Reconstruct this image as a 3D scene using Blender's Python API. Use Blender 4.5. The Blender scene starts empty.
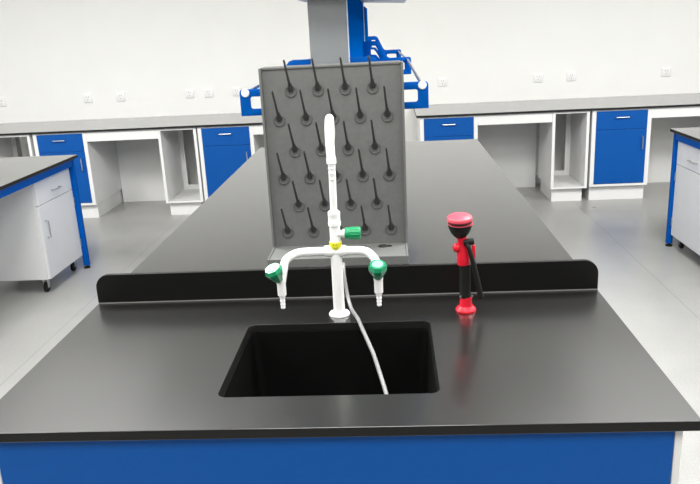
import bpy, bmesh, math, random
from mathutils import Vector, Matrix
random.seed(4)
C = bpy.context.scene.collection
scn = bpy.context.scene

# ------------------------------------------------------------------ camera
YAW, PITCH, ROLL = -0.0621, 0.2874, -0.0503
FPX = 724.87
cam_d = bpy.data.cameras.new('camera')
cam = bpy.data.objects.new('camera', cam_d); C.objects.link(cam)
fw = Vector((math.sin(YAW)*math.cos(PITCH), math.cos(YAW)*math.cos(PITCH), -math.sin(PITCH)))
rt = Vector((math.cos(YAW), -math.sin(YAW), 0)); up = rt.cross(fw)
r2 = rt*math.cos(ROLL)+up*math.sin(ROLL); u2 = -rt*math.sin(ROLL)+up*math.cos(ROLL)
M = Matrix((r2, u2, -fw)).transposed().to_4x4()
M.translation = Vector((0.1556, -1.2928, 1.6226))
cam.matrix_world = M
cam_d.sensor_width = 36; cam_d.sensor_fit = 'HORIZONTAL'; cam_d.lens = FPX/700*36
cam_d.clip_start = 0.02
scn.camera = cam

# ------------------------------------------------------------------ world, lights, exposure
w = bpy.data.worlds.new('world'); scn.world = w; w.use_nodes = True
w.node_tree.nodes['Background'].inputs[0].default_value = (.9, .95, 1, 1)
w.node_tree.nodes['Background'].inputs[1].default_value = .3
scn.view_settings.view_transform = 'Standard'
scn.view_settings.look = 'None'
scn.view_settings.exposure = 0.0
scn.view_settings.gamma = 1.0
LAMP_W = 60
LAMPS = [(x, y) for x in (-2.3, 0.0, 2.3) for y in (-1.6, 0.2)] + [(-3.6, 2.3), (-1.5, 1.8), (1.5, 1.8), (3.6, 2.3)] + [(-2.5, 4.2), (2.2, 4.2)]
CZ = 3.0
for x, y in LAMPS:
    ld = bpy.data.lights.new('ceiling_lamp', 'AREA'); ld.shape = 'RECTANGLE'
    ld.size = 1.15; ld.size_y = 1.15; ld.energy = LAMP_W*(.06 if y > 4 else 1.9 if y > 1 else .8); ld.color = (1, .99, .965)
    lo = bpy.data.objects.new('ceiling_lamp', ld); C.objects.link(lo); lo.location = (x, y, CZ-.05)

FZ = .015      # floor level
T = .85       # worktop level

# ------------------------------------------------------------------ materials
def mat(name, col, rough=.5, metal=0, spec=.5, ior=1.5, coat_rough=.03, noise=0, nscale=30, bump=0, bscale=200, coat=0, var_rough=0, stretch=None):
    m = bpy.data.materials.new(name); m.use_nodes = True
    nt = m.node_tree; b = nt.nodes['Principled BSDF']
    b.inputs['Roughness'].default_value = rough; b.inputs['Metallic'].default_value = metal
    b.inputs['Specular IOR Level'].default_value = spec
    b.inputs['IOR'].default_value = ior
    b.inputs['Coat Weight'].default_value = coat; b.inputs['Coat Roughness'].default_value = coat_rough
    tc = nt.nodes.new('ShaderNodeTexCoord'); mp = nt.nodes.new('ShaderNodeMapping')
    nt.links.new(tc.outputs['Object'], mp.inputs[0])
    if stretch: mp.inputs['Scale'].default_value = stretch
    n = nt.nodes.new('ShaderNodeTexNoise'); n.inputs['Scale'].default_value = nscale; n.inputs['Detail'].default_value = 4
    nt.links.new(mp.outputs[0], n.inputs['Vector'])
    r = nt.nodes.new('ShaderNodeMapRange'); r.inputs['To Min'].default_value = 1-noise; r.inputs['To Max'].default_value = 1+noise
    r.inputs['From Min'].default_value = .3; r.inputs['From Max'].default_value = .7
    nt.links.new(n.outputs['Fac'], r.inputs['Value'])
    mx = nt.nodes.new('ShaderNodeVectorMath'); mx.operation = 'SCALE'; mx.inputs[0].default_value = col
    nt.links.new(r.outputs[0], mx.inputs['Scale']); nt.links.new(mx.outputs[0], b.inputs['Base Color'])
    if var_rough:
        r3 = nt.nodes.new('ShaderNodeMapRange'); r3.inputs['To Min'].default_value = rough-var_rough; r3.inputs['To Max'].default_value = rough+var_rough
        nt.links.new(n.outputs['Fac'], r3.inputs['Value']); nt.links.new(r3.outputs[0], b.inputs['Roughness'])
    if bump:
        n2 = nt.nodes.new('ShaderNodeTexNoise'); n2.inputs['Scale'].default_value = bscale
        nt.links.new(mp.outputs[0], n2.inputs['Vector'])
        bp = nt.nodes.new('ShaderNodeBump'); bp.inputs['Strength'].default_value = bump; bp.inputs['Distance'].default_value = .002
        nt.links.new(n2.outputs['Fac'], bp.inputs['Height']); nt.links.new(bp.outputs[0], b.inputs['Normal'])
    return m

m_wall = mat('wall_paint', (.90, .90, .875), .8, noise=.01, nscale=3)
m_wallf = mat('dimmed_wall', (.30, .30, .31), .8, noise=.01, nscale=3)  # unseen wall behind the camera, coloured darker to dim reflections
m_ceil = mat('ceiling_paint', (.88, .88, .86), .9)
m_skirt = mat('skirting_paint', (.6, .6, .59), .6)
m_top = mat('black_worktop', (.004, .0039, .0036), .30, spec=.5, ior=1.55, noise=.25, nscale=220, coat=1, coat_rough=.17)
m_edge = mat('sawn_worktop_edge', (.006, .006, .0055), .6, spec=.3, noise=.2, nscale=300)
m_white = mat('white_laminate', (.74, .74, .73), .42, noise=.01, nscale=8)
m_inner = mat('cabinet_back_board', (.52, .52, .51), .6, noise=.02, nscale=8)
m_blue = mat('blue_laminate', (.0, .073, .315), .5, spec=.2, noise=.04, nscale=60)
m_bluesteel = mat('blue_powder_coat', (.0, .085, .38), .55, spec=.06, noise=.03, nscale=90)
m_duct = mat('matte_blue_panel', (.0, .085, .38), .9, spec=0, ior=1.1, noise=.03, nscale=90)
m_grey = mat('grey_column_plate', (.25, .265, .275), .5, noise=.02, nscale=20)
m_pp = mat('grey_polypropylene', (.128, .132, .128), .5, noise=.05, nscale=60, bump=.1, bscale=300)
m_peg = mat('dark_grey_plastic', (.04, .04, .04), .5)
m_pegring = mat('peg_flange_plastic', (.10, .10, .098), .55)
m_black = mat('black_basin_plastic', (.0016, .0016, .0016), .5, spec=.2)
m_splash = mat('black_splashback_plastic', (.003, .003, .0028), .5, spec=.22)
m_blackp = mat('black_rubber', (.006, .0065, .006), .5, spec=.3)
m_faucet = mat('white_epoxy_coating', (.87, .87, .865), .28, noise=.01, nscale=40)
m_green = mat('green_plastic', (.004, .21, .09), .25, noise=.1, nscale=60)
m_greencap = mat('pale_green_cap', (.22, .55, .38), .25)
m_yellow = mat('yellow_sticker', (.75, .68, .02), .5)
m_red = mat('red_plastic', (.62, .008, .026), .4, spec=.35, noise=.05, nscale=60)
m_redtop = mat('red_spray_face', (.58, .055, .085), .45)
m_steel = mat('brushed_steel', (.55, .55, .56), .3, metal=1)
m_hose = mat('grey_rubber_hose', (.20, .20, .20), .4)
m_bead = mat('grey_sealant', (.09, .088, .085), .4)
m_socket = mat('white_socket_plastic', (.88, .88, .87), .4)
m_socketd = mat('dark_slot', (.08, .08, .08), .5)
m_pale = mat('pale_edge_highlight', (.50, .60, .72), .35)  # brightness of the column edges put into a pale colour
m_lamp = mat('lamp_frame', (.8, .8, .8), .5)

def floor_mat():
    m = mat('grey_vinyl_floor', (.335, .333, .318), .3, noise=.05, nscale=5, bump=.04, bscale=60, var_rough=.05)
    nt = m.node_tree; b = nt.nodes['Principled BSDF']
    # fine speckle and welded sheet seams
    tc = nt.nodes.new('ShaderNodeTexCoord')
    n = nt.nodes.new('ShaderNodeTexNoise'); n.inputs['Scale'].default_value = 160; n.inputs['Detail'].default_value = 3
    nt.links.new(tc.outputs['Object'], n.inputs['Vector'])
    r = nt.nodes.new('ShaderNodeMapRange'); r.inputs['From Min'].default_value = .35; r.inputs['From Max'].default_value = .65
    r.inputs['To Min'].default_value = .88; r.inputs['To Max'].default_value = 1.1
    nt.links.new(n.outputs['Fac'], r.inputs['Value'])
    sep = nt.nodes.new('ShaderNodeSeparateXYZ'); nt.links.new(tc.outputs['Object'], sep.inputs[0])
    a = nt.nodes.new('ShaderNodeMath'); a.operation = 'PINGPONG'; a.inputs[1].default_value = .9
    nt.links.new(sep.outputs['X'], a.inputs[0])
    lt = nt.nodes.new('ShaderNodeMath'); lt.operation = 'LESS_THAN'; lt.inputs[1].default_value = .003
    nt.links.new(a.outputs[0], lt.inputs[0])
    s = nt.nodes.new('ShaderNodeMath'); s.operation = 'MULTIPLY_ADD'; s.inputs[1].default_value = -.3; s.inputs[2].default_value = 1
    nt.links.new(lt.outputs[0], s.inputs[0])
    mm = nt.nodes.new('ShaderNodeMath'); mm.operation = 'MULTIPLY'
    nt.links.new(r.outputs[0], mm.inputs[0]); nt.links.new(s.outputs[0], mm.inputs[1])
    old = b.inputs['Base Color'].links[0].from_socket
    v = nt.nodes.new('ShaderNodeVectorMath'); v.operation = 'SCALE'
    nt.links.new(old, v.inputs[0]); nt.links.new(mm.outputs[0], v.inputs['Scale']); nt.links.new(v.outputs[0], b.inputs['Base Color'])
    return m
m_floor = floor_mat()

# ------------------------------------------------------------------ helpers (all shapes in world coordinates)
def new(): return bmesh.new()
def join(bm, tmp):
    me = bpy.data.meshes.new('t'); tmp.to_mesh(me); tmp.free(); bm.from_mesh(me); bpy.data.meshes.remove(me)
def box(bm, x0, x1, y0, y1, z0, z1, bev=.002, seg=2):
    t = new(); bmesh.ops.create_cube(t, size=1)
    for v in t.verts: v.co = Vector(((x0+x1)/2+v.co.x*(x1-x0), (y0+y1)/2+v.co.y*(y1-y0), (z0+z1)/2+v.co.z*(z1-z0)))
    if bev: bmesh.ops.bevel(t, geom=list(t.edges), offset=bev, segments=seg, profile=.5, affect='EDGES')
    join(bm, t); return bm
def frame_of(d):
    d = Vector(d).normalized(); a = Vector((0, 0, 1)) if abs(d.z) < .9 else Vector((1, 0, 0))
    u = d.cross(a).normalized(); return u, d.cross(u).normalized(), d
def lathe(bm, prof, origin, axis=(0, 0, 1), seg=32, phase=0):
    """prof: (radius, distance along the axis) pairs."""
    u, v, d = frame_of(axis); o = Vector(origin); rings = []
    for r, h in prof:
        if r < 1e-6: rings.append([bm.verts.new(o+d*h)])
        else: rings.append([bm.verts.new(o+d*h+(u*math.cos(phase+2*math.pi*k/seg)+v*math.sin(phase+2*math.pi*k/seg))*r) for k in range(seg)])
    if len(rings[0]) > 1: bm.faces.new(rings[0])
    if len(rings[-1]) > 1: bm.faces.new(rings[-1])
    for A, B in zip(rings, rings[1:]):
        for k in range(seg):
            k2 = (k+1) % seg
            if len(A) == 1 and len(B) == 1: continue
            if len(A) == 1: bm.faces.new((A[0], B[k], B[k2]))
            elif len(B) == 1: bm.faces.new((A[k], A[k2], B[0]))
            else: bm.faces.new((A[k], A[k2], B[k2], B[k]))
    bmesh.ops.recalc_face_normals(bm, faces=list(bm.faces)); return bm
def catmull(pts, n=8):
    P = [Vector(p) for p in pts]; P = [P[0]*2-P[1]]+P+[P[-1]*2-P[-2]]; out = []
    for i in range(1, len(P)-2):
        for k in range(n):
            t = k/n; a, b, c, d = P[i-1:i+3]
            out.append(.5*((2*b)+(c-a)*t+(2*a-5*b+4*c-d)*t*t+(3*b-a-3*c+d)*t**3))
    out.append(P[-2]); return out
def tube(bm, pts, r, seg=16, smooth=True, n=8):
    pts = catmull(pts, n) if smooth else [Vector(p) for p in pts]
    rr = r if callable(r) else (lambda s: r)
    d0 = (pts[1]-pts[0]).normalized(); u, v, _ = frame_of(d0); rings = []
    for i, p in enumerate(pts):
        d = (pts[min(i+1, len(pts)-1)]-pts[max(i-1, 0)]).normalized()
        u = (u-d*u.dot(d)).normalized(); v = d.cross(u)
        q = rr(i/(len(pts)-1))
        rings.append([bm.verts.new(p+(u*math.cos(2*math.pi*k/seg)+v*math.sin(2*math.pi*k/seg))*q) for k in range(seg)])
    bm.faces.new(rings[0]); bm.faces.new(rings[-1])
    for A, B in zip(rings, rings[1:]):
        for k in range(seg): bm.faces.new((A[k], A[(k+1) % seg], B[(k+1) % seg], B[k]))
    bmesh.ops.recalc_face_normals(bm, faces=list(bm.faces)); return bm
def rrect(x0, x1, y0, y1, r, n=6, corners=(1, 1, 1, 1)):
    out = []
    for (cx, cy, a0, f) in ((x1, y1, 0, corners[0]), (x0, y1, 90, corners[1]), (x0, y0, 180, corners[2]), (x1, y0, 270, corners[3])):
        if not f: out.append((cx, cy)); continue
        ox = cx-r if cx == x1 else cx+r; oy = cy-r if cy == y1 else cy+r
        for k in range(n+1):
            a = math.radians(a0+90*k/n); out.append((ox+r*math.cos(a), oy+r*math.sin(a)))
    return out
def plate(bm, loops, depth, plane='XY', at=0, bev=.0012):
    """flat plate with holes; depth is the thickness, `at` the lower/near face along the plane's normal."""
    cu = bpy.data.curves.new('t', 'CURVE'); cu.dimensions = '2D'; cu.fill_mode = 'BOTH'; cu.extrude = depth/2-bev; cu.bevel_depth = bev; cu.bevel_resolution = 1; cu.offset = -bev
    for lp in loops:
        s = cu.splines.new('POLY'); s.points.add(len(lp)-1); s.use_cyclic_u = True
        for p, q in zip(s.points, lp): p.co = (q[0], q[1], 0, 1)
    o = bpy.data.objects.new('t', cu); me = bpy.data.meshes.new_from_object(o)
    t = new(); t.from_mesh(me); bpy.data.objects.remove(o); bpy.data.curves.remove(cu); bpy.data.meshes.remove(me)
    for v in t.verts:
        a, b, c = v.co
        v.co = Vector((a, b, at+depth/2+c)) if plane == 'XY' else Vector((a, at+depth/2-c, b))
    bmesh.ops.remove_doubles(t, verts=list(t.verts), dist=1e-5)
    join(bm, t); return bm
def mark(o, label=None, cat=None, group=None, kind=None):
    for k, v in (('label', label), ('category', cat), ('group', group), ('kind', kind)):
        if v: o[k] = v
    return o
def obj(name, bm, m, parent=None, smooth=True, ang=28):
    me = bpy.data.meshes.new(name); bm.to_mesh(me); bm.free()
    o = bpy.data.objects.new(name, me); C.objects.link(o); me.materials.append(m)
    if smooth:
        for p in me.polygons: p.use_smooth = True
        me.set_sharp_from_angle(angle=math.radians(ang))
    if len(me.polygons) and max(p.area for p in me.polygons) > .02: me.set_sharp_from_angle(angle=math.radians(8))
    if m is m_top:
        me.materials.append(m_edge)
        for p in me.polygons:
            if abs(p.normal.z) < .3: p.material_index = 1
    if parent is None:       # put the origin at the base of the shape
        vs = [v.co for v in me.vertices]
        lo = [min(v[i] for v in vs) for i in range(3)]; hi = [max(v[i] for v in vs) for i in range(3)]
        org = Vector(((lo[0]+hi[0])/2, (lo[1]+hi[1])/2, lo[2]))
        me.transform(Matrix.Translation(-org)); o.location = org; o['wx'] = 0; del o['wx']
        ORG[o.name] = org
    else:
        o.parent = parent; me.transform(Matrix.Translation(-ORG[parent.name])); ORG[o.name] = ORG[parent.name]
    return o
ORG = {}
def thing(name, label, cat, loc, group=None):
    o = bpy.data.objects.new(name, None); C.objects.link(o); o.location = loc; o.empty_display_size = .1
    ORG[o.name] = Vector(loc); return mark(o, label, cat, group)
def part(name, bm, m, parent, label=None, **k):
    o = obj(name, bm, m, parent, **k)
    if label: o['label'] = label
    return o
def single(name, bm, m, label, cat, group=None, kind=None, **k): return mark(obj(name, bm, m, None, **k), label, cat, group, kind)
def struct(name, bm, m): return mark(obj(name, bm, m), kind='structure')

# ------------------------------------------------------------------ room shell
X0, X1, Y0, Y1 = -5.4, 5.4, -6.0, 6.04
struct('floor', box(new(), X0, X1, Y0, Y1, FZ-.1, FZ, 0), m_floor)
struct('ceiling', box(new(), X0, X1, Y0, Y1, CZ, CZ+.1, 0), m_ceil)
struct('wall_back', box(new(), X0, X1, Y1, Y1+.12, FZ-.1, CZ+.1, 0), m_wall)
struct('wall_front', box(new(), X0, X1, Y0-.12, Y0, FZ-.1, CZ+.1, 0), m_wallf)
struct('wall_left', box(new(), X0-.12, X0, Y0-.12, Y1+.12, FZ-.1, CZ+.1, 0), m_wall)
struct('wall_right', box(new(), X1, X1+.12, Y0-.12, Y1+.12, FZ-.1, CZ+.1, 0), m_wall)
struct('baseboard_back', box(new(), X0, X1, Y1-.012, Y1, FZ, FZ+.08, .001), m_skirt)
for i, (x, y) in enumerate(LAMPS):
    struct('trim_%d' % (i+1), plate(new(), [rrect(x-.61, x+.61, y-.61, y+.61, .01), rrect(x-.58, x+.58, y-.58, y+.58, .004)], .03, 'XY', CZ-.03), m_lamp)

# ------------------------------------------------------------------ centre island: sink end
SX, SY0, SY1 = .247, .135, .541
single('worktop', plate(new(), [rrect(-.75, .75, 0, .752, .006), rrect(-SX, SX, SY0, SY1, .022)], .022, 'XY', T-.022, .0011),
       m_top, 'black worktop with the sink cut into it, at the near end of the island', 'worktop')
single('worktop', box(new(), -.75, .75, .754, 3.70, T-.022, T, .002), m_top,
       'long black island worktop behind the low splashback, under the grey peg rack', 'worktop')
# basin: open box with rounded corners
def basin():
    bm = new(); rings = []
    N = 8
    for (ins, z, r) in ((-.02, .8275, .035), (.004, .8275, .022), (.006, .80, .022), (.016, .60, .03), (.03, .585, .03), (.03, .58, .03), (.004, .59, .03), (-.005, .60, .03), (-.006, .822, .03), (-.02, .822, .035)):
        rings.append([bm.verts.new((x, y, z)) for x, y in rrect(-SX+ins, SX-ins, SY0+ins, SY1-ins, r, N)])
    # inner floor
    for A, B in zip(rings, rings[1:]):
        if A is rings[4]: continue
        n = len(A)
        for k in range(n): bm.faces.new((A[k], A[(k+1) % n], B[(k+1) % n], B[k]))
    bm.faces.new(rings[4]); bm.faces.new(rings[5])
    bm.faces.ensure_lookup_table(); n = len(rings[0])
    for k in range(n): bm.faces.new((rings[9][k], rings[9][(k+1) % n], rings[0][(k+1) % n], rings[0][k]))
    bmesh.ops.recalc_face_normals(bm, faces=list(bm.faces)); return bm
sk = thing('sink', 'black rectangular undermounted sink basin in the near worktop', 'sink', (0, .34, .58))
part('basin', basin(), m_black, sk)
part('drain', lathe(new(), [(0, .0), (.028, .0), (.03, .004), (.022, .006), (.018, .003), (0, .003)], (0, .34, .5855)), m_blackp, sk)
sb = thing('splashback', 'low black splashback strip with rounded ends across the island behind the sink', 'splashback', (0, .745, T))
part('panel', plate(new(), [rrect(-.75, .75, T, T+.092, .042, 10, (1, 1, 0, 0))], .013, 'XZ', .739), m_splash, sb)
part('sealant_bead', tube(new(), [(-.748, .7375, T+.0012), (.748, .7375, T+.0012)], .0028, 8, False), m_bead, sb, 'thin pale sealant line')

cb = thing('sink_cabinet', 'blue fronted cabinet with white frame under the sink, bottom of the photo', 'cabinet', (0, .38, FZ))
b = new()
box(b, -.722, -.704, .022, .74, FZ+.1, T-.0225); box(b, .708, .724, .022, .74, FZ+.1, T-.0225)
box(b, -.704, .708, .72, .74, FZ+.1, T-.0225); box(b, -.704, .708, .03, .72, FZ+.1, FZ+.118)
part('carcass', b, m_white, cb)
part('front_panel', box(new(), -.701, .7055, .018, .036, .63, .8275, .0015), m_blue, cb, 'blue fixed front panel')
for xa, xb, hx in ((-.701, .001, -.04), (.004, .7055, .045)):
    d = part('door', box(new(), xa, xb, .018, .036, FZ+.12, .627, .0015), m_blue, cb)
    part('handle', tube(new(), [(hx, .018, .57), (hx, -.006, .565), (hx, -.01, .52), (hx, -.006, .475), (hx, .018, .47)], .004, 10), m_steel, d)
part('plinth', box(new(), -.70, .70, .08, .70, FZ, FZ+.1), m_white, cb)

for i, (ya, yb, word) in enumerate(((.756, 1.735, 'nearest the sink'), (1.737, 2.715, 'in the middle'), (2.717, 3.675, 'at the far end'))):
    c = thing('base_cabinet', 'white base cabinet under the long island worktop, %s' % word, 'cabinet', (0, (ya+yb)/2, FZ), 'cabinets under the island')
    part('carcass', box(new(), -.70, .70, ya, yb, FZ+.1, T-.0225), m_white, c)
    part('plinth', box(new(), -.64, .64, ya, yb, FZ, FZ+.1), m_white, c)
    for s in (-1, 1):
        for (p0, p1) in ((ya+.02, (ya+yb)/2-.002), ((ya+yb)/2+.002, yb-.02)):
            a, bb = sorted((s*.70, s*.718))
            dr = part('drawer', box(new(), a, bb, p0, p1, .655, .815), m_blue, c)
            part('handle', tube(new(), [(s*.718, (p0+p1)/2-.05, .74), (s*.738, (p0+p1)/2-.045, .74), (s*.738, (p0+p1)/2+.045, .74), (s*.718, (p0+p1)/2+.05, .74)], .004, 8, False), m_steel, dr)
            part('door', box(new(), a, bb, p0, p1, FZ+.11, .652), m_blue, c)

# ------------------------------------------------------------------ peg drying rack
RX0, RX1, RY = -.268, .207, 1.15
rk = thing('drying_rack', 'grey plastic peg drying rack standing upright behind the tap on the island', 'drying rack', ((RX0+RX1)/2, 1.08, T))
b = new()
box(b, RX0+.004, RX1-.004, RY, RY+.012, .872, 1.505, .002)
part('back_panel', b, m_pp, rk)
for xa, xb in ((RX0, RX0+.008), (RX1-.008, RX1)):
    part('side_flange', box(new(), xa, xb, RY-.022, RY+.05, .872, 1.508, .002), m_pp, rk)
part('top_flange', box(new(), RX0+.008, RX1-.008, RY-.004, RY+.05, 1.5, 1.51, .003), m_pp, rk)
b = new()                                   # tray with raised rim
ty = .985
box(b, RX0+.004, RX1-.004, ty, RY-.0005, .866, .892, .003)
box(b, RX0+.0045, RX1-.0045, ty-.0015, ty+.005, .865, .896, .002)
box(b, RX0+.003, RX0+.009, ty, RY-.0225, .868, .896, .002); box(b, RX1-.009, RX1-.003, ty, RY-.0225, .868, .896, .002)
tr = part('drip_tray', b, m_pp, rk)
part('drain_ring', lathe(new(), [(.010, 0), (.017, 0), (.017, .003), (.011, .003), (.010, .001)], (.052, 1.105, .892)), m_pegring, tr)
part('drain_grate', lathe(new(), [(0, 0), (.0098, 0), (.0098, .0012), (0, .0012)], (.052, 1.105, .892)), m_blackp, tr)
for fx in (-.10, .155):
    part('foot', box(new(), fx-.03, fx+.03, ty+.004, ty+.03, T, .867, .002), mat('light_grey_foot', (.45, .45, .44), .5), rk, 'pale grey foot')
part('foot', box(new(), RX0+.02, RX1-.02, RY+.0, RY+.045, T, .873, .002), m_pp, rk)
rows = [(1.433, 4, 0), (1.338, 5, 1), (1.232, 4, 0), (1.138, 5, 1), (1.040, 4, 0), (.947, 5, 1)]
PX = .0908; cxr = -.0318
peg_rod = peg_fl = None
for z, n, k in rows:
    for i in range(n):
        x = cxr+(i-(n-1)/2)*PX
        o3 = (x, RY, z)
        if peg_rod is None:
            r = new(); lathe(r, [(0, 0), (.0105, 0), (.0095, .008), (.0062, .022), (.0056, .03)], o3, (0, -.62, .78), 16)
            tube(r, [(x, RY-.008, z+.006), (x-.002, RY-.03, z+.035), (x-.007, RY-.064, z+.096)], lambda s: .0048-.0014*s, 12)
            lathe(r, [(0, 0), (.0036, 0.0), (.0028, .003), (0, .0042)], (x-.0072, RY-.0645, z+.097), (0, -.4, .85), 12)
            peg_rod = part('peg', r, m_peg, rk)
            f = new(); lathe(f, [(0, -.0005), (.019, -.0005), (.0205, .002), (.019, .0045), (.016, .0045), (.015, .0025), (0, .0025)], (x, RY, z-.004), (0, -1, 0), 28)
            peg_fl = part('peg_flange', f, m_pegring, peg_rod, 'lighter grey round flange')
            base = Vector(o3)
        else:
            c = peg_rod.copy(); C.objects.link(c); c.parent = rk; c.location = Vector(o3)-base
            g = peg_fl.copy(); C.objects.link(g); g.parent = c; g.location = (0, 0, 0)
b = new(); lathe(b, [(0, 0), (.012, 0), (.014, .002), (.009, .006), (0, .007)], (0, 0, 0), (0, 0, 1), 20)
for v in b.verts: v.co = Vector((v.co.x*1.25+.12, v.co.y*.75+1.105, v.co.z+.8922)); 
box(b, .128, .150, 1.102, 1.110, .8922, .896, .001)
single('rubber_cap', b, m_blackp, 'small black loose rubber cap lying in the tray of the peg rack', 'cap')

# ------------------------------------------------------------------ reagent rack with brackets over the island
rr_ = thing('reagent_rack', 'grey column and blue bracket reagent rack rising from the island behind the peg rack', 'rack', (-.045, 2.45, T))
part('column_cover', box(new(), -.106, .023, 1.25, 1.262, T, 1.755, .003), m_grey, rr_, 'grey front plate')
part('edge_highlight', box(new(), .0235, .028, 1.252, 1.264, T, 1.755, .001), m_pale, rr_, 'pale blue strip for the edge highlight')  # bevel highlight along the column edge, built as a pale strip
part('service_duct', box(new(), -.103, .026, 1.2625, 3.06, T, 1.755, .002), m_duct, rr_)
part('column_cover', box(new(), -.103, .031, 3.061, 3.072, T, 1.755, .002), m_pale, rr_, 'pale edge strip')
part('service_duct', box(new(), -.103, .036, 3.0725, 3.66, T, 1.735, .002), m_duct, rr_)
b = box(new(), -.33, .270, 1.10, 3.30, 1.766, 1.787, .002)
for v in b.verts: v.co.z -= v.co.x*.055+.003
part('top_shelf', b, m_white, rr_, 'white shelf board')
def arm_loops(s, c):
    def P(pts): return [(c+s*(x+.035), z) for x, z in pts]
    outer = [(.018, 1.525), (.098, 1.525), (.112, 1.521), (.122, 1.510), (.158, 1.445), (.168, 1.435), (.178, 1.433), (.284, 1.433), (.291, 1.430), (.294, 1.423), (.294, 1.341), (.165, 1.341), (.140, 1.36), (.105, 1.42), (.085, 1.44), (.018, 1.44)]
    win = rrect(.185, .257, 1.365, 1.407, .008, 4)
    tri = [(.072, 1.500), (.098, 1.500), (.131, 1.440), (.125, 1.425), (.100, 1.452), (.072, 1.455)]
    return [P(outer), P(win), P(tri)]
for y, dz in ((1.25, 0), (2.75, .022), (3.645, .036)):
    for s in (1, -1):
        lp = [[(x, z+dz) for x, z in l] for l in arm_loops(s, -.035)]
        q = {1.25: 1, 2.75: .97, 3.645: .86}[y]
        lp = [[(-.035+(x+.035)*q, z) for x, z in l] for l in lp]
        br = part('bracket', plate(new(), lp, .006, 'XZ', y+.013), m_bluesteel, rr_)
        if y < 2: part('rod_cap', lathe(new(), [(0, 0), (.0145, 0), (.0145, .003), (.012, .006), (0, .007)], (-.035+s*.308, y+.014, 1.420+dz), (0, -1, 0), 24), m_socket, br, 'white round cap')
for s in (1, -1):
    part('rail', tube(new(), [(-.035+s*.308, 1.266, 1.420), (-.035+s*.299, 2.762, 1.442), (-.035+s*.265, 3.66, 1.456)], .006, 12, False), m_steel, rr_, 'silver rail')

# ------------------------------------------------------------------ three way laboratory tap
fx, fy = -.002, .603
tp = thing('laboratory_tap', 'white swan neck three way laboratory tap with green knobs behind the sink', 'tap', (fx, fy, T))
part('base_flange', lathe(new(), [(0, 0), (.029, 0), (.0295, .003), (.027, .007), (.020, .010), (.0165, .014), (0, .014)], (fx, fy, T)), m_faucet, tp)
part('body', lathe(new(), [(0, 0), (.0165, 0), (.016, .01), (.0155, .16), (.0155, .2), (.0145, .21), (.0145, .255), (0, .256)], (fx, fy, T+.010)), m_faucet, tp)
part('collar', lathe(new(), [(0, 0), (.014, 0), (.0172, .002), (.0175, .012), (.0165, .014), (.0165, .030), (.0172, .032), (.0165, .040), (.0125, .043), (0, .043)], (fx, fy, 1.108)), m_faucet, tp)
pts = [(fx, fy, 1.145), (fx+.001, fy, 1.22), (fx+.002, fy, 1.30), (fx+.002, fy, 1.335)]
for a in range(20, 181, 20):
    t = math.radians(a); pts.append((fx+.004+.008*a/180, fy-.072+.072*math.cos(t), 1.335+.072*math.sin(t)))
pts.append((fx+.013, fy-.145, 1.318))
part('swan_neck', tube(new(), pts, lambda s: .0095+.0014*min(1, s*1.2), 20), m_faucet, tp)
part('nozzle', lathe(new(), [(0, 0), (.0115, 0), (.012, .004), (.012, .014), (.009, .016), (.0085, .024), (.0095, .026), (.0078, .030), (.0078, .036), (.0088, .038), (.007, .042), (.0065, .050), (.0075, .052), (.0055, .058), (0, .058)], (fx+.013, fy-.145, 1.320), (0, 0, -1)), m_faucet, tp)
part('cross_piece', lathe(new(), [(0, -.03), (.0145, -.03), (.0155, -.026), (.0165, -.01), (.0165, .01), (.0155, .026), (.0145, .03), (0, .03)], (fx-.002, fy, 1.037), (1, 0, 0)), m_faucet, tp)
for s, vx in ((-1, -.153), (1, .112)):
    a = [(fx+s*.015, fy, 1.036), (fx+(vx-fx)*.40, fy-.002, 1.037), (fx+(vx-fx)*.70, fy-.008, 1.036), (fx+(vx-fx)*.90, fy-.022, 1.022), (vx+(.008 if s < 0 else 0), fy-.036, .998), (vx+(.002 if s < 0 else 0), fy-.043, .966)]
    part('arm', tube(new(), a, lambda t: .0122-.001*t, 18), m_faucet, tp)
    vy = fy-.043
    part('valve_body', lathe(new(), [(0, 0), (.0105, 0), (.0118, .002), (.0120, .02), (.0120, .034), (.0128, .038), (.0128, .055), (.010, .062), (0, .062)], (vx, vy, .927)), m_faucet, tp)
    part('hose_barb', lathe(new(), [(0, 0), (.0050, 0), (.0066, .003), (.0052, .010), (.0072, .012), (.0055, .020), (.0076, .022), (.0060, .030), (.0082, .032), (.0082, .04), (0, .04)], (vx, vy, .889)), m_faucet, tp)
    ax = Vector((-.30 if s < 0 else 0, -.34, .90)).normalized(); o = Vector((vx-(.004 if s < 0 else 0), vy-.008, .974))
    kb = part('knob', lathe(new(), [(0, 0), (.0115, 0), (.0145, .007), (.0245, .028), (.0265, .036), (.0215, .046), (0, .046)], o, ax, 8, math.pi/8), m_green, tp, 'green eight sided knob', ang=15)
    part('knob_cap', lathe(new(), [(0, 0), (.0155, 0), (.0145, .002), (0, .0035)], o+ax*.0455, ax, 24), m_greencap, kb, 'pale green cap')
part('side_valve', lathe(new(), [(0, 0), (.0095, 0), (.0095, .014), (.0125, .016), (.0125, .022), (0, .022)], (fx+.006, fy-.004, 1.087), (1, 0, -.0)), m_faucet, tp)
b = new(); N = 14; prof = []
lathe(b, [(0, 0), (.0150, 0), (.0165, .003), (.0165, .009), (.0155, .010), (.0155, .012), (.0165, .013), (.0165, .040), (.015, .043), (0, .043)], (fx+.027, fy-.004, 1.087), (1, 0, 0), 24)
for k in range(N):
    t = 2*math.pi*k/N; cy, cz = fy-.004+.0162*math.cos(t), 1.087+.0162*math.sin(t)
    box(b, fx+.041, fx+.066, cy-.0012, cy+.0012, cz-.0012, cz+.0012, .0004, 1)
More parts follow.
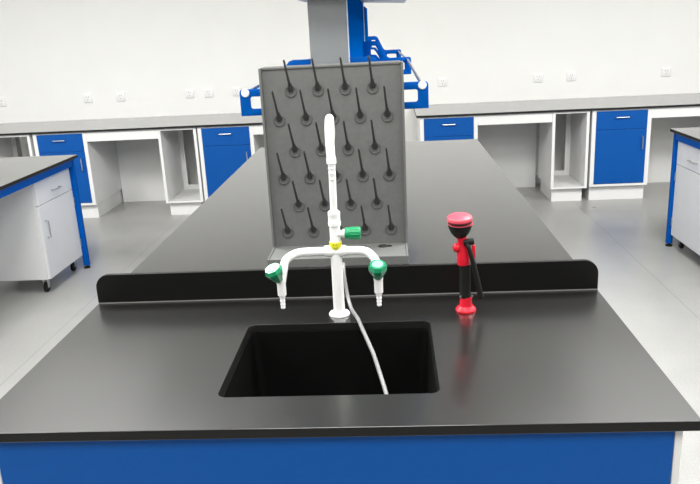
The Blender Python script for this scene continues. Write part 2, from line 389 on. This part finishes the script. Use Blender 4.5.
part('side_knob', b, mat('bright_green_plastic', (.004, .27, .10), .4), tp, 'green ribbed cylindrical knob')
st = part('sticker', lathe(new(), [(.0166, 0), (.0166, .0005), (.0170, .001), (.0170, .019), (.0166, .0195)], (fx, fy, 1.045)), m_yellow, tp, 'yellow round sticker')
b = new()
for dx_, dz_ in ((-.004, .004), (.004, .004)): box(b, fx+dx_-.001, fx+dx_+.001, fy-.0178, fy-.0166, 1.0545+dz_-.001, 1.0545+dz_+.0015, .0003, 1)
tube(b, [(fx-.006, fy-.0168, 1.0525), (fx-.003, fy-.0174, 1.050), (fx+.003, fy-.0174, 1.050), (fx+.006, fy-.0168, 1.0525)], .0008, 6)
part('printed_face', b, m_green, st)

# ------------------------------------------------------------------ emergency eyewash
ex, ey = .352, .607
ew = thing('eyewash', 'red and black handheld eyewash sprayer with lever, standing right of the sink', 'eyewash', (ex, ey, T))
part('base', lathe(new(), [(0, 0), (.028, 0), (.0285, .005), (.025, .010), (.0185, .015), (.017, .022), (.0165, .042), (0, .042)], (ex, ey, T)), m_red, ew)
for s in (-1, 1):
    part('screw', lathe(new(), [(0, -.002), (.003, 0), (.003, .004), (0, .005)], (ex+s*.0145, ey-.012, .897), (s*.5, -.8, 0), 12), m_steel, ew, 'small silver screw')
part('grip', lathe(new(), [(0, 0), (.0162, 0), (.0165, .006), (.0155, .012), (.0152, .09), (.0165, .097), (0, .098)], (ex-.002, ey, .890)), m_blackp, ew)
ux = ex-.009
part('valve_body', lathe(new(), [(0, 0), (.0165, 0), (.0172, .004), (.0168, .03), (.0145, .040), (.0125, .052), (.0115, .062), (.013, .066), (.0128, .085), (0, .086)], (ux+.003, ey, .986), (-.06, 0, 1)), m_red, ew)
part('side_button', lathe(new(), [(0, 0), (.010, 0), (.0125, .005), (.0125, .011), (.009, .017), (0, .019)], (ux-.008, ey-.002, 1.035), (-1, -.15, 0)), m_red, ew)
lv = part('lever', tube(new(), [(ux+.010, ey-.010, 1.051), (ux+.016, ey-.018, 1.035), (ux+.027, ey-.021, .995), (ux+.038, ey-.021, .945), (ux+.0485, ey-.019, .893)], lambda s: .0058+.0022*s, 14), m_blackp, ew, 'long black lever')
part('lever_pivot', lathe(new(), [(0, -.014), (.0085, -.014), (.0095, -.010), (.0095, .010), (.0085, .014), (0, .014)], (ux+.016, ey-.008, 1.052), (1, 0, .1)), m_blackp, ew)
part('lever_insert', box(new(), ux+.024, ux+.034, ey-.014, ey-.004, 1.005, 1.043, .003), m_red, ew, 'red insert')
hx_, hz = ex-.0145, 1.064
ha = (-.03, -.10, 1)
hd = part('spray_head', lathe(new(), [(0, 0), (.0125, 0), (.017, .004), (.025, .014), (.030, .026), (.0325, .036), (.0325, .039), (0, .039)], (hx_, ey, hz), ha), m_blackp, ew, 'black bowl')
part('ring', lathe(new(), [(0, 0), (.0335, 0), (.0342, .002), (.0335, .005), (0, .005)], (hx_, ey, hz+.036), ha), m_redtop, hd, 'red ring')
part('dark_ring', lathe(new(), [(0, 0), (.0318, 0), (.0318, .008), (0, .008)], (hx_-.001, ey-.002, hz+.041), ha), mat('dark_red_plastic', (.05, .008, .01), .4), hd, 'dark gap ring')
part('spray_face', lathe(new(), [(0, 0), (.033, 0), (.0345, .003), (.033, .009), (.028, .0125), (.015, .0145), (0, .015)], (hx_-.002, ey-.003, hz+.048), ha), m_redtop, hd, 'red domed face')

# ------------------------------------------------------------------ drain hose
hp = [(-.008, 1.06, .856), (-.006, .98, .856), (.0, .86, .885), (.004, .78, .937), (.006, .745, .9485), (.008, .715, .935), (.018, .68, .876), (.030, .63, .8565), (.042, .585, .8565), (.053, .545, .857), (.067, .50, .844), (.086, .45, .821), (.096, .42, .809), (.111, .37, .782), (.126, .31, .757), (.137, .255, .725), (.142, .215, .665), (.143, .20, .60)]
single('drain_hose', tube(new(), hp, .0053, 12), m_hose, 'thin grey drain hose from the peg rack running over the splashback into the sink', 'hose')

# ------------------------------------------------------------------ wall benches
CF = 5.17      # front face of the cabinets
def handle_bm(p0, p1, out):
    p0, p1, out = Vector(p0), Vector(p1), Vector(out)
    b = new(); tube(b, [p0, p0+out, p1+out, p1], .0048, 10, False); return b
def wall_cabinet(x0, x1, label, side=1):
    c = thing('base_cabinet', label, 'cabinet', ((x0+x1)/2, 5.55, FZ), 'blue fronted cabinets along the wall')
    b = new()
    box(b, x0, x0+.02, CF, 5.95, .15, .829, .001); box(b, x1-.02, x1, CF, 5.95, .15, .829, .001)
    box(b, x0+.02, x1-.02, CF, 5.95, .15, .17, .001); box(b, x0+.02, x1-.02, 5.93, 5.95, .17, .829, .001)
    box(b, x0+.02, x1-.02, CF, 5.93, .812, .829, .001)
    box(b, x0+.02, x0+.034, CF, CF+.02, .17, .812, .001); box(b, x1-.034, x1-.02, CF, CF+.02, .17, .812, .001)
    part('carcass', b, m_white, c)
    a, z = x0+.036, x1-.036
    dr = part('drawer', box(new(), a, z, CF-.004, CF+.014, .657, .818, .0015), m_blue, c)
    xm = (a+z)/2
    part('handle', handle_bm((xm-.055, CF-.004, .762), (xm+.055, CF-.004, .762), (0, -.022, 0)), m_steel, dr)
    d = part('door', box(new(), a, z, CF-.004, CF+.014, .175, .6545, .0015), m_blue, c)
    hx = z-.035 if side > 0 else a+.035
    part('handle', handle_bm((hx, CF-.004, .48), (hx, CF-.004, .59), (0, -.022, 0)), m_steel, d)
    part('plinth', box(new(), x0+.012, x1-.012, CF+.05, 5.9, FZ, .15, .001), m_white, c)
    return c
def open_unit(x0, x1, label):
    c = thing('open_base_unit', label, 'cabinet', ((x0+x1)/2, 5.55, FZ), 'open fronted white units along the wall')
    yb = 5.72
    part('side_panel', box(new(), x0, x0+.025, CF, yb, .14, .829, .001), m_white, c)
    part('side_panel', box(new(), x1-.025, x1, CF, yb, .14, .829, .001), m_white, c)
    part('bottom_shelf', box(new(), x0+.025, x1-.025, CF, yb, .14, .155, .001), m_white, c)
    part('top_rail', box(new(), x0+.025, x1-.025, CF, CF+.06, .812, .829, .001), m_white, c)
    part('back_panel', plate(new(), [rrect(x0+.026, x1-.026, .155, .812, .002, 2), rrect(x0+.075, x1-.075, .20, .78, .002, 2)], .012, 'XZ', yb-.014), m_white, c)
    part('plinth', box(new(), x0+.02, x1-.03, CF+.05, yb-.02, FZ, .14, .001), m_white, c)
    return c
def kneehole(x0, x1, la, lb):
    single('apron_panel', box(new(), x0+.001, x1-.001, CF+.002, CF+.02, .742, .829, .001), m_white, la, 'apron', 'white aprons above the knee spaces')
    single('back_panel', box(new(), x0+.001, x1-.001, 5.85, 5.864, FZ, .829, .001), m_white, lb, 'panel', 'white back panels of the knee spaces')

single('worktop', box(new(), -5.35, -.36, 5.15, 6.039, T-.02, T, .0015), m_top, 'long dark worktop along the back wall, left of the peg rack', 'worktop')
single('worktop', box(new(), .395, 5.35, 5.15, 6.039, T-.02, T, .0015), m_top, 'long dark worktop along the back wall, right of the peg rack', 'worktop')
open_unit(-3.62, -3.125, 'open white base unit left of the leftmost blue cabinet')
wall_cabinet(-3.095, -2.598, 'blue door cabinet by the wall, partly behind the left bench')
kneehole(-2.598, -1.937, 'white apron between the two blue cabinets on the left', 'white back panel of the knee space between the two left blue cabinets')
open_unit(-1.937, -1.585, 'narrow open white base unit left of the blue cabinet beside the peg rack')
wall_cabinet(-1.570, -1.066, 'blue door cabinet behind the left edge of the island')
kneehole(-1.066, -.40, 'white apron just left of the peg rack', 'white back panel just left of the peg rack')
single('end_panel', box(new(), -.399, -.375, CF, 5.95, FZ, .829, .001), m_white, 'white end panel of the left wall bench behind the peg rack', 'panel')
wall_cabinet(.425, .932, 'blue drawer cabinet right of the peg rack at the start of the right wall bench')
kneehole(.932, 1.583, 'white apron right of the peg rack, between blue and open units', 'white back panel of the knee space beside the far right corner of the island')
open_unit(1.583, 1.903, 'narrow open white base unit left of the rightmost blue cabinet')
wall_cabinet(1.925, 2.432, 'rightmost blue door cabinet by the wall, left of the right bench')
kneehole(2.432, 3.25, 'white apron above the right bench at the right edge of the photo', 'white back panel behind the right bench')
# panels that carry the hidden ends of the worktops
single('end_panel', box(new(), 3.251, 3.275, CF, 5.95, FZ, .829, .001), m_white, 'white support panel of the right wall bench beyond the right edge', 'panel')
for xx in (-5.3, 5.28):
    single('end_panel', box(new(), xx, xx+.024, CF, 5.95, FZ, .829, .001), m_white, 'white support panel in the %s back corner of the room' % ('left' if xx < 0 else 'right'), 'panel')
single('end_panel', box(new(), -3.65, -3.626, CF, 5.95, FZ, .829, .001), m_white, 'white support panel at the outer side of the leftmost open unit', 'panel')

# ------------------------------------------------------------------ side benches (steel frame, worktop, mobile cabinet)
def side_bench(s, xe, word, y1):
    """s = -1 left, +1 right; xe = edge nearest the island."""
    xf = xe+s*1.5; y0 = .1
    a, b_ = sorted((xe, xf))
    single('worktop', box(new(), a, b_, y0, y1, T-.022, T, .002), m_top, 'dark worktop of the blue framed bench on the %s' % word, 'worktop')
    f = thing('bench_frame', 'blue steel bench frame under the dark worktop on the %s' % word, 'bench frame', ((a+b_)/2, (y0+y1)/2, FZ), 'blue bench frames')
    a += .02; b_ -= .02; y0 += .02; y1 -= .02; zt = T-.0225
    for x in (a, b_-.04):
        part('rail', box(new(), x, x+.04, y0+.04, y1-.04, zt-.05, zt, .002), m_bluesteel, f)
        for y in (y0, y1-.04, (y0+y1)/2-.2):
            yl = y+(.01 if y > 2.5 else 0); lg = part('leg', box(new(), x, x+.04, yl, yl+.03, FZ+.02, zt, .002), m_bluesteel, f)
            part('foot', lathe(new(), [(0, 0), (.024, 0), (.024, .01), (.008, .012), (.008, .03), (0, .03)], (x+.02, y+.02, FZ), (0, 0, 1), 16), m_blackp, lg, 'black levelling foot')
    for y in (y0, y1-.04): part('rail', box(new(), a+.04, b_-.04, y, y+.04, zt-.05, zt, .002), m_bluesteel, f)
def mobile_cabinet(s, xf, y0, y1, z0, z1, label, hin=1):
    xb = xf+s*.52
    a, b_ = sorted((xf, xb))
    c = thing('mobile_cabinet', label, 'cabinet', ((a+b_)/2, (y0+y1)/2, FZ), 'white cabinets on castors')
    part('body', box(new(), min(xf+s*.02, xb), max(xf+s*.02, xb), y0, y1, z0, z1, .002), m_white, c)
    zs = z1-.16
    p, q = sorted((xf, xf+s*.0195))
    d1 = part('drawer', box(new(), p, q, y0+.003, y1-.003, zs+.002, z1-.003, .002), m_white, c)
    d2 = part('door', box(new(), p, q, y0+.003, y1-.003, z0+.003, zs-.002, .002), m_white, c)
    ym = (y0+y1)/2
    part('handle', handle_bm((xf, ym-.055, z1-.095), (xf, ym+.055, z1-.095), (-s*.022, 0, 0)), m_steel, d1)
    part('handle', handle_bm((xf, y0+.06, zs-.22), (xf, y0+.06, zs-.11), (-s*.022, 0, 0)), m_steel, d2)
    for z in (z0+.10, zs-.09):
        part('hinge', box(new(), min(xf-s*.006, xf+s*.004), max(xf-s*.006, xf+s*.004), y1-.012, y1+.002, z-.03, z+.03, .002), m_steel, d2)
    for x in (xf+s*.06, xb-s*.05):
        for y in (y0+.05, y1-.05):
            b = new(); box(b, x-.022, x+.022, y-.022, y+.022, z0-.008, z0, .001); box(b, x-.018, x-.013, y-.014, y+.014, FZ+.03, z0-.006, .001); box(b, x+.013, x+.018, y-.014, y+.014, FZ+.03, z0-.006, .001)
            cs = part('caster', b, m_steel, c)
            part('wheel', lathe(new(), [(0, -.011), (.029, -.011), (.034, -.008), (.034, .008), (.029, .011), (0, .011)], (x, y, FZ+.034), (1, 0, 0), 20), m_blackp, cs, 'black rubber wheel')
side_bench(-1, -2.068, 'left', 3.73)
side_bench(1, 2.085, 'right', 3.82)
mobile_cabinet(-1, -2.120, 3.145, 3.677, .115, .772, 'white drawer and door cabinet on castors under the left bench')
mobile_cabinet(1, 2.125, 3.18, 3.765, .10, .772, 'white drawer and door cabinet on castors under the right bench')

# ------------------------------------------------------------------ wall sockets
names = {-3.79: 'leftmost white wall socket at the left edge of the photo', -2.888: 'white wall socket above the leftmost blue cabinet', -2.547: 'white wall socket right of the one above the leftmost blue cabinet',
         -1.838: 'white wall socket above the narrow open unit on the left', -1.644: 'white wall socket above the gap left of the blue cabinet beside the peg rack', -1.36: 'white wall socket beside the left bracket of the reagent rack',
         .69: 'white wall socket just right of the blue bracket on the right', 1.62: 'white wall socket above the narrow open unit on the right', 1.938: 'white wall socket above the left edge of the rightmost blue cabinet', 2.843: 'rightmost white wall socket near the right edge'}
for x, lab in names.items():
    z = 1.062
    s = thing('wall_socket', lab, 'socket', (x, Y1-.006, z-.043), 'white sockets along the back wall')
    part('plate', box(new(), x-.043, x+.043, Y1-.012, Y1, z-.043, z+.043, .004), m_socket, s)
    b = new(); box(b, x-.012, x-.009, Y1-.0135, Y1-.0115, z+.008, z+.020, 0); box(b, x+.009, x+.012, Y1-.0135, Y1-.0115, z+.008, z+.020, 0)
    box(b, x-.0015, x+.0015, Y1-.0135, Y1-.0115, z-.020, z-.010, 0)
    part('pin_slots', b, m_socketd, s)
